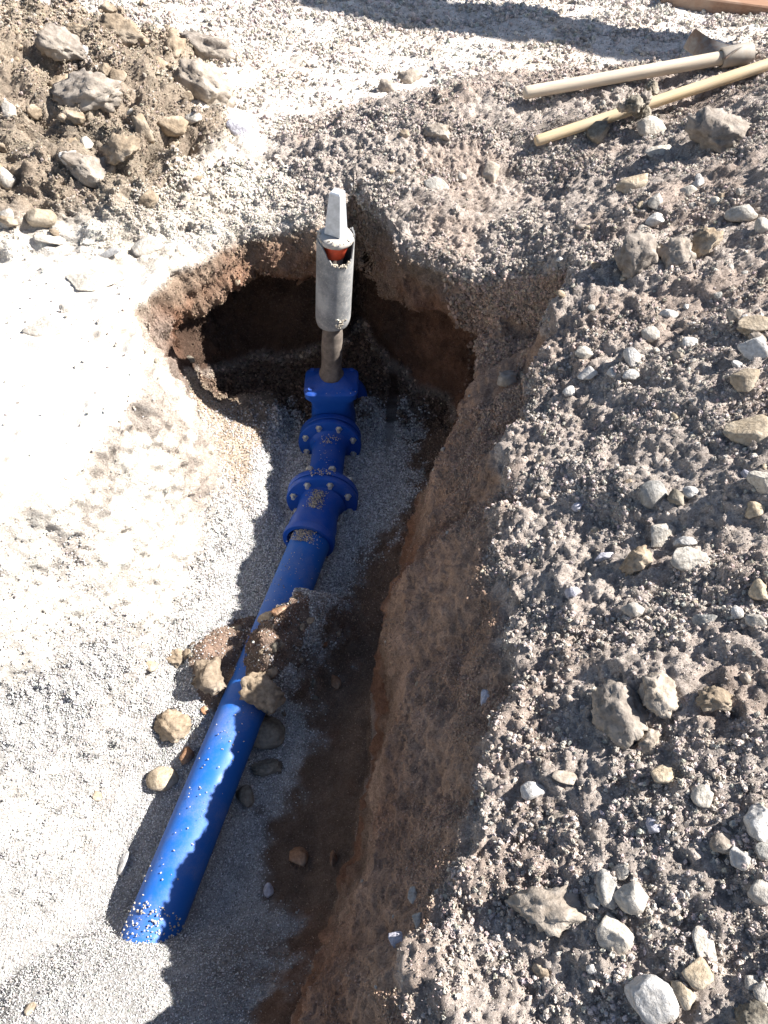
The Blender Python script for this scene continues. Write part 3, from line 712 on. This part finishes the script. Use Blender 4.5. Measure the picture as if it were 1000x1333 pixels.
 (977, 1280, 22, 20, 'stone', 'pale', 'small pale stone in the bottom right corner group'),
 (994, 1292, 18, 28, 'stone', 'pale', 'pale stone cut by the edge in the bottom right corner'),
 (985, 1325, 50, 34, 'clod', 'dark', 'dark brown clod in the very bottom right corner'),
 # along the pipe
 (345, 957, 50, 48, 'pebble', 'dark', 'round dark cobble resting against the right side of the pipe'),
 (343, 900, 56, 54, 'clod', 'tanclod', 'brownish clod above the round dark cobble beside the pipe'),
 (228, 950, 56, 44, 'clod', 'tanclod', 'flat tan clod in the sun left of the pipe'),
 (213, 1016, 38, 34, 'pebble', 'tan', 'smooth rounded tan pebble left of the pipe'),
 (243, 986, 20, 26, 'stone', 'red', 'red-brown stone squeezed between pipe and tan pebble'),
 (276, 885, 44, 52, 'clod', 'tanclod', 'crumbly clod against the upper left side of the pipe'),
 (231, 856, 34, 28, 'clod', 'tanclod', 'tan clod above the flat one left of the pipe'),
 (194, 868, 22, 20, 'stone', 'tan', 'small tan stone at the foot of the lit trench wall'),
 (350, 806, 26, 22, 'stone', 'tan', 'sunlit crumb of soil lying over the pipe at the shade line'),
 (320, 1038, 24, 32, 'stone', 'dark', 'dark stone in the shade right of the pipe'),
 (350, 1000, 36, 26, 'clod', 'dark', 'dark clod below the round cobble'),
 (437, 889, 12, 22, 'stone', 'red', 'orange-brown sliver on the gravel right of the pipe'),
 (389, 1116, 24, 32, 'stone', 'red', 'red-brown stone on the shaded gravel right of the pipe'),
 (434, 1120, 12, 22, 'stone', 'red', 'narrow brown stone at the foot of the right wall'),
 (350, 1160, 13, 18, 'pebble', 'lilac', 'lilac pebble on the shaded gravel near the pipe end'),
 (125, 1037, 16, 13, 'stone', 'tan', 'small brownish stone on the sunlit gravel slope'),
 (68, 1001, 24, 13, 'slab', 'pale', 'pale flat stone on the sunlit gravel slope'),
 (160, 1128, 12, 30, 'slab', 'white', 'white standing chip at the shade edge left of the pipe'),
 (40, 1314, 16, 18, 'stone', 'tan', 'tan pebble on the gravel in the bottom left corner'),
]
for s_ in S: put(*s_[:7], rotdeg=random.uniform(-12, 12))
for u_p, v_p, z_p, w_p, kd_, mt_, lb_ in ((824, 137, .292, .085, 'clod', 'dark', 'largest dark clod lying over the middle of the yellowish handle'),
    (840, 128, .305, .06, 'clod', 'clod', 'grey-brown crumb on top of the yellowish handle'),
    (812, 137, .29, .055, 'clod', 'clod', 'small crumb at the left of the clods on the yellowish handle'),
    (838, 143, .27, .07, 'clod', 'dark', 'dark clod just under the yellowish handle'),
    (850, 114, .29, .06, 'clod', 'dark', 'dark clod between the two handles')):
    o_ = rock('soil_clod', P(u_p, v_p, z_p), (w_p, w_p * .8, w_p * .75), (0, 0, u_p), kd_, mt_, u_p, 4); tag(o_, lb_, 'clod')
# many alike stones: scattered over the heaps
gpos = pos; vis_n = N
def scatter(n_, mask, seed):
    r_ = np.random.default_rng(seed); p_ = mask / mask.sum(); return r_.choice(len(mask), n_, p=p_)
area = np.zeros(nv); g3 = pos.reshape(NR, NC, 3)
ar = np.linalg.norm(np.cross(g3[1:, :-1] - g3[:-1, :-1], g3[:-1, 1:] - g3[:-1, :-1]), axis=2); area.reshape(NR, NC)[:-1, :-1] = ar
infr = (x > -1.9) & (x < 2.1) & (y > 0) & (y < 5.4)
# what the frame shows
dv = pos - np.array(EYE); cz = dv @ np.array(ray(500, 666.5)); cx_ = dv[:, 0] / np.maximum(cz, .01) * FPX; cyv = (dv[:, 1] * math.sin(PITCH) + dv[:, 2] * math.cos(PITCH)) / np.maximum(cz, .01) * FPX
inview = (cz > .1) & (np.abs(cx_) < 520) & (np.abs(cyv) < 690)
STREWN = []
def strew(n_, mask, seed, smin_, smax_, kinds, mats, label, group, names):
    r_ = random.Random(seed); ids = scatter(n_, area * mask * inview, seed)
    for k_, i_ in enumerate(ids):
        sz = smin_ * (smax_ / smin_) ** (r_.random() ** 1.7); kd = r_.choice(kinds); tl = Vector((0, 0, 1)).lerp(Vector(N[i_]), .6).normalized()
        q = Vector((0, 0, 1)).rotation_difference(tl).to_matrix()
        from mathutils import Euler
        R = q @ Euler((r_.uniform(-.4, .4), r_.uniform(-.4, .4), r_.uniform(0, 6.28))).to_matrix()
        dims = (sz, sz * r_.uniform(.6, .95), sz * r_.uniform(.45, .75))
        o_ = rock(names[kd], Vector(pos[i_]) + tl * dims[2] * .18, dims, R.to_euler(), kd, r_.choice(mats), seed * 1000 + k_, 3 if sz > .028 else 2)
        STREWN.append((o_, kd, sz, label)); tag(o_, label, 'clod' if kd == 'clod' else 'stone', group)
NM = dict(clod='soil_clod', slab='flat_stone', pebble='pebble', stone='stone')
clump = sst(-.1, .5, fbm(pos * 5 + 33, 3))
strew(120, heapm * sst(.3, .9, x) * (.15 + clump), 11, .014, .034, ['stone', 'stone', 'pebble'], ['pale', 'pale', 'grey', 'tan', 'white', 'clod'], 'small loose stone lying among others on the right heap', 'small loose stones on the right heap', NM)
strew(36, heapm * (.1 + clump), 12, .025, .05, ['clod'], ['clod', 'clod', 'tanclod'], 'small crumbly clod of dry soil lying on the right heap', 'small clods on the right heap', NM)
strew(110, lhm, 13, .03, .13, ['clod'], ['tanclod', 'tanclod', 'tanclod'], 'dry clod of tan soil lying among others on the left heap', 'clods on the left heap', NM)
strew(24, lhm, 14, .02, .045, ['stone'], ['pale', 'pale', 'tan'], 'small pale stone lodged between clods of the left heap', 'small stones in the left heap', NM)
strew(16, (y > 3.1) * flat, 15, .02, .06, ['stone', 'clod'], ['clod', 'pale'], 'small stone lying on the pale yard behind the pit', 'stones on the yard', NM)

strew(26, flo * (np.exp(-(((x - px_axis) / .19) ** 2) - ((y - 1.12) / .17) ** 2) > .3) * (np.abs(x - px_axis + .0) > .03), 16, .02, .06, ['clod', 'clod', 'stone'], ['tanclod', 'tanclod', 'dark', 'red'], 'small lump of brown soil beside the buried part of the pipe', 'soil lumps beside the pipe', NM)
strew(26, wall * (1 - slopeR) * (y > 1.7), 17, .015, .05, ['clod', 'stone'], ['tanclod', 'dark', 'red'], 'small stone or lump showing in the cave wall behind the valve', 'lumps in the cave wall', NM)
strew(22, slopeR, 18, .008, .024, ['stone', 'pebble'], ['clod', 'tan', 'grey', 'pale'], 'small stone bedded in the smooth brown bank', 'small stones in the brown bank', NM)
# each gets a label of its own: its look, and the named stone it lies next to
def pix(p_):
    d_ = Vector(p_) - EYE; fw = ray(500, 666.5).normalized(); up_ = Vector((0, math.sin(PITCH), math.cos(PITCH))); k_ = d_.dot(fw)
    return 500 + FPX * d_.x / k_, 666.5 - FPX * d_.dot(up_) / k_
def head(lb):
    out = []
    for w_ in lb.split():
        if w_.strip(',') in ('on', 'at', 'in', 'with', 'where', 'below', 'above', 'beside', 'under', 'near', 'lying', 'cut', 'leaning', 'touching', 'right', 'left', 'against', 'between', 'pressed', 'alone', 'along', 'casting', 'along', 'half', 'tucked', 'resting', 'standing', 'low', 'just', 'next', 'squeezed', 'over', 'capping', 'from', 'of', 'and'): break
        out.append(w_.strip(','))
    return ' '.join(out)
heads = [head(s_[6]) for s_ in S]
refs = [(s_[0], s_[1], h_) for s_, h_ in zip(S, heads) if heads.count(h_) == 1 and 2 <= len(h_.split()) <= 5 and h_ not in ('white stone', 'tan clod', 'grey clod', 'pale stone', 'white chip', 'brown stone', 'tan rock', 'pale rock', 'grey stone', 'pale chip')]
CN = dict(stone_dark='dark', stone_red_brown='red-brown', limestone_pale='pale', limestone_white='white', stone_grey='grey', stone_tan='tan', dry_soil_grey='grey-brown', dry_soil_tan='tan', limestone_lilac='bluish')
seen = {}
for o_, kd, sz, lb in STREWN:
    u_, v_ = pix(o_.location); rr = sorted(refs, key=lambda q: (q[0] - u_) ** 2 + (q[1] - v_) ** 2)
    nm_ = ('tiny ' if sz < .018 else 'small ' if sz < .035 else 'middling ') + CN[o_.data.materials[0].name] + (' clod' if kd == 'clod' else ' pebble' if kd == 'pebble' else ' stone')
    done = False
    for q in rr[:12]:
        dx_, dy_ = u_ - q[0], v_ - q[1]; dd_ = math.hypot(dx_, dy_)
        dr = ('right of' if dx_ > 0 else 'left of') if abs(dx_) > 2.2 * abs(dy_) else ('below' if dy_ > 0 else 'above') if abs(dy_) > 2.2 * abs(dx_) else ('lower ' if dy_ > 0 else 'upper ') + ('right of' if dx_ > 0 else 'left of')
        l_ = nm_ + ' ' + ('close ' if dd_ < 40 else '' if dd_ < 90 else 'well ') + dr + ' the ' + q[2]
        if l_ not in seen and len(l_.split()) <= 16: seen[l_] = 1; o_['label'] = l_; done = True; break
# ------------------------------------------------------------ grit, crumbs and bedding gravel (nobody could count them)
mgr, t, b = newmat('loose_grains'); at2 = t.nodes.new('ShaderNodeAttribute'); at2.attribute_type = 'INSTANCER'; at2.attribute_name = 'grain_tint'
t.links.new(at2.outputs['Color'], b.inputs['Base Color']); b.inputs['Roughness'].default_value = .9; b.inputs['Specular IOR Level'].default_value = .2
def grains(name, P3, scl, colr_, label, cat, seed, sub=2, rough=.35, detail=2):
    r_ = np.random.default_rng(seed); n_ = len(P3); m_ = bpy.data.meshes.new(name); m_.vertices.add(n_); m_.vertices.foreach_set('co', P3.astype(np.float32).ravel())
    sc3 = scl[:, None] * r_.uniform(.42, 1.0, (n_, 3))
    a_ = m_.attributes.new('grain_size', 'FLOAT_VECTOR', 'POINT'); a_.data.foreach_set('vector', sc3.astype(np.float32).ravel())
    a_ = m_.attributes.new('grain_turn', 'FLOAT_VECTOR', 'POINT'); a_.data.foreach_set('vector', r_.uniform(0, 6.28, (n_, 3)).astype(np.float32).ravel())
    a_ = m_.attributes.new('grain_tint', 'FLOAT_COLOR', 'POINT'); a_.data.foreach_set('color', np.concatenate([colr_, np.ones((n_, 1))], 1).astype(np.float32).ravel())
    o_ = bpy.data.objects.new(name, m_); COL.objects.link(o_); m_.materials.append(mgr)
    ng = bpy.data.node_groups.new(name + '_nodes', 'GeometryNodeTree'); ng.interface.new_socket('Geometry', in_out='INPUT', socket_type='NodeSocketGeometry'); ng.interface.new_socket('Geometry', in_out='OUTPUT', socket_type='NodeSocketGeometry')
    nd = ng.nodes; lk = ng.links; gi = nd.new('NodeGroupInput'); go = nd.new('NodeGroupOutput'); jn = nd.new('GeometryNodeJoinGeometry')
    for k_ in range(6):
        ic = nd.new('GeometryNodeMeshIcoSphere'); ic.inputs['Radius'].default_value = .5; ic.inputs['Subdivisions'].default_value = sub
        sp = nd.new('GeometryNodeSetPosition'); po = nd.new('GeometryNodeInputPosition'); tn = nd.new('ShaderNodeTexNoise'); tn.inputs['Scale'].default_value = 2.4 ; tn.inputs['Detail'].default_value = detail
        ad_ = nd.new('ShaderNodeVectorMath'); ad_.operation = 'ADD'; ad_.inputs[1].default_value = (k_ * 7.3 + seed, k_ * 3.1, 5)
        lk.new(po.outputs[0], ad_.inputs[0]); lk.new(ad_.outputs[0], tn.inputs['Vector'])
        sb = nd.new('ShaderNodeVectorMath'); sb.operation = 'SUBTRACT'; sb.inputs[1].default_value = (.5, .5, .5); lk.new(tn.outputs['Color'], sb.inputs[0])
        ml = nd.new('ShaderNodeVectorMath'); ml.operation = 'SCALE'; ml.inputs['Scale'].default_value = rough * 2.6; lk.new(sb.outputs[0], ml.inputs[0])
        lk.new(ic.outputs[0], sp.inputs['Geometry']); lk.new(ml.outputs[0], sp.inputs['Offset'])
        ss = nd.new('GeometryNodeSetShadeSmooth'); ss.inputs['Shade Smooth'].default_value = False; lk.new(sp.outputs[0], ss.inputs[0])
        sm = nd.new('GeometryNodeSetMaterial'); sm.inputs['Material'].default_value = mgr; lk.new(ss.outputs[0], sm.inputs[0])
        gt = nd.new('GeometryNodeGeometryToInstance'); lk.new(sm.outputs[0], gt.inputs[0]); lk.new(gt.outputs[0], jn.inputs[0])
    ip = nd.new('GeometryNodeInstanceOnPoints'); ip.inputs['Pick Instance'].default_value = True
    def na(nm, ty):
        q = nd.new('GeometryNodeInputNamedAttribute'); q.data_type = ty; q.inputs[0].default_value = nm; return q.outputs[0]
    er = nd.new('FunctionNodeEulerToRotation'); lk.new(na('grain_turn', 'FLOAT_VECTOR'), er.inputs[0])
    ri = nd.new('FunctionNodeRandomValue'); ri.data_type = 'INT'; ri.inputs[4].default_value = 0; ri.inputs[5].default_value = 5
    lk.new(gi.outputs[0], ip.inputs['Points']); lk.new(jn.outputs[0], ip.inputs['Instance']); lk.new(er.outputs[0], ip.inputs['Rotation']); lk.new(na('grain_size', 'FLOAT_VECTOR'), ip.inputs['Scale']); lk.new(ri.outputs[2], ip.inputs['Instance Index'])
    lk.new(ip.outputs[0], go.inputs[0])
    md = o_.modifiers.new('grains', 'NODES'); md.node_group = ng
    tag(o_, label, cat, kind='stuff'); return o_
def layer(n_, mask, seed, s0, s1, pw, base, var, lift_=.15, tintmix=.0, jit=.004):
    r_ = np.random.default_rng(seed); i_ = scatter(n_, area * mask * inview, seed)
    s_ = s0 * (s1 / s0) ** (r_.random(n_) ** pw)
    p_ = pos[i_] + N[i_] * (s_ * lift_)[:, None] + r_.normal(size=(n_, 3)) * jit * (1 - np.abs(N[i_]))
    b_ = base if isinstance(base, np.ndarray) and base.shape[0] > 1 else np.repeat(np.atleast_2d(base), n_, 0)
    c_ = mix(b_, col[i_], tintmix) * np.exp(r_.normal(size=(n_, 1)) * var) * (1 + r_.normal(size=(n_, 3)) * .03)
    return p_, s_, np.clip(c_, .03, .72)
def cat3(*ls): return [np.concatenate([l_[k_] for l_ in ls]) for k_ in range(3)]
patch = sst(-.35, .25, fbm(pos * np.array([7, 12, 7]) + 50, 3))
fg = layer(125000, gravm * (.25 + gravm), 21, .0036, .0105, 1.7, (.40, .395, .39), .45, .15)
fg2 = layer(6000, gravm, 22, .007, .013, 2, (.38, .36, .34), .3, .2)
grains('bedding_gravel', *cat3(fg, fg2), 'pale grey pea gravel bedding on the trench floor and lower slopes', 'gravel', 1, 1, .3)
slopefade = sst(.12, .36, M['dR']) 
hm = np.maximum(heapm, slopeR * slopefade * patch)
hg = layer(170000, heapm * (.35 + patch ** 2), 23, .0025, .011, 2.6, (.45, .40, .36), .25, .12, .5)
hg2 = layer(20000, heapm * (.06 + patch ** 3), 24, .009, .034, 2.6, (.44, .39, .35), .14, .12, .45)
hg3 = layer(26000, slopeR * (.12 + sst(.12, .32, M['dR'])) * patch ** 1.5, 25, .003, .014, 1.9, (.36, .29, .24), .22, .2, .7)
grains('heap_crumbs', *cat3(hg, hg2, hg3), 'grey-brown crumbs of dry soil covering the right heap and back bank', 'soil crumbs', 2, 3, .62, 5)
yg = layer(4000, flat * (.2 + patch), 26, .002, .007, 2.6, (.58, .54, .48), .12, .15, .5)
rg = layer(11000, flat * sst(2.0, 2.3, y) * sst(2.75, 2.4, y) * (.1 + patch), 27, .003, .018, 2.6, (.56, .52, .46), .15, .2, .4)
grains('yard_grit', *cat3(yg, rg), 'pale dusty grit strewn over the yard surface and the pit rim', 'grit', 3, 3, .55, 4)
lg = layer(24000, lhm * (.2 + patch), 28, .004, .024, 2.4, (.40, .335, .26), .2, .2, .4)
grains('left_heap_crumbs', *lg, 'tan crumbs of dry soil covering the left heap', 'soil crumbs', 4, 3, .62, 5)
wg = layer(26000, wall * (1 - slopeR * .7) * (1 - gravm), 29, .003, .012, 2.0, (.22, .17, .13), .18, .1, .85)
sg = layer(30000, flo * (1.05 - gr) * (1 + 3 * np.exp(-(((x - px_axis) / .2) ** 2) - ((y - 1.15) / .2) ** 2)), 30, .003, .018, 2.2, (.26, .19, .14), .38, .2, .65)  # crumbs in the cave pick up the shade painted into the ground colour
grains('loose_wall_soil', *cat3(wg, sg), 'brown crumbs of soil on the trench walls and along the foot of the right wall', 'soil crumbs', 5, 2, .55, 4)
# grains lying on top of the pipework
r_ = np.random.default_rng(9); L3 = []
def ontop(c, a, rad, n_, along, spread, s0=.003, s1=.006):
    a_, s_, u_ = frame(a)
    for _ in range(n_):
        d_ = r_.uniform(*along); th = math.pi / 2 + r_.normal() * spread; sz = r_.uniform(s0, s1)
        q = Vector(c) + a_ * d_ + (s_ * math.cos(th) + u_ * math.sin(th)) * (rad + sz * .3 + abs(r_.normal()) * .003); L3.append((*q, sz))
ontop(f2c, cd, .071, 520, (.03, .11), .17, .002, .005); ontop(s_end, pd, .0635, 420, (0, .045), .36, .002, .005)
ontop(f1c, ad, .0585, 60, (.03, .07), .3); ontop(f2c, ad, .119, 50, (-.02, .012), .16); ontop(f1c, ad, .0585, 26, (.08, .2), .35, .002, .004)
ontop(p_a, pd, .0635, 70, (.62, 1.18), .45, .002, .0055); ontop(p_a, pd, .0635, 160, (1.14, 1.22), .8)
ontop(p_a, pd, .0635, 60, (.1, .3), .6, .002, .004)
for _ in range(70):
    th = math.radians(r_.uniform(-95, -35)); q = sleeve_pt(th, 1, .0535); L3.append((q.x + r_.normal() * .002, q.y + r_.normal() * .002, q.z + r_.uniform(-.001, .004), r_.uniform(.003, .008)))
for _ in range(50):
    th = math.radians(-62 + r_.normal() * 9); q = sleeve_pt(th, .13 + r_.normal() * .035, .056); L3.append((*q, r_.uniform(.003, .007)))
for _ in range(150):
    th = r_.uniform(0, 6.28); a_, s_, u_ = frame(rd, Vector((0, 1, 0))); q = c0 + rd * (.066 + r_.normal() * .006) + (s_ * math.cos(th) + u_ * math.sin(th)) * r_.uniform(.040, .053); L3.append((*q, r_.uniform(.003, .008)))
ontop(f1c + Vector((0, .0, 0)), (0, 1, 0), .06, 60, (.03, .08), .5)
for _ in range(130):
    q = (bx + r_.uniform(-.085, .085), by + r_.uniform(-.066, .066), -.425); L3.append((*q, r_.uniform(.002, .006)))
L3 = np.array(L3); n3 = len(L3)
grains('grit_on_pipework', L3[:, :3], L3[:, 3] * 1.2, np.clip(np.array([[.42, .37, .30]]) * np.exp(r_.normal(size=(n3, 1)) * .3), .05, .7), 'grit and grains lying on top of the blue pipework', 'grit', 6, 1, .3)
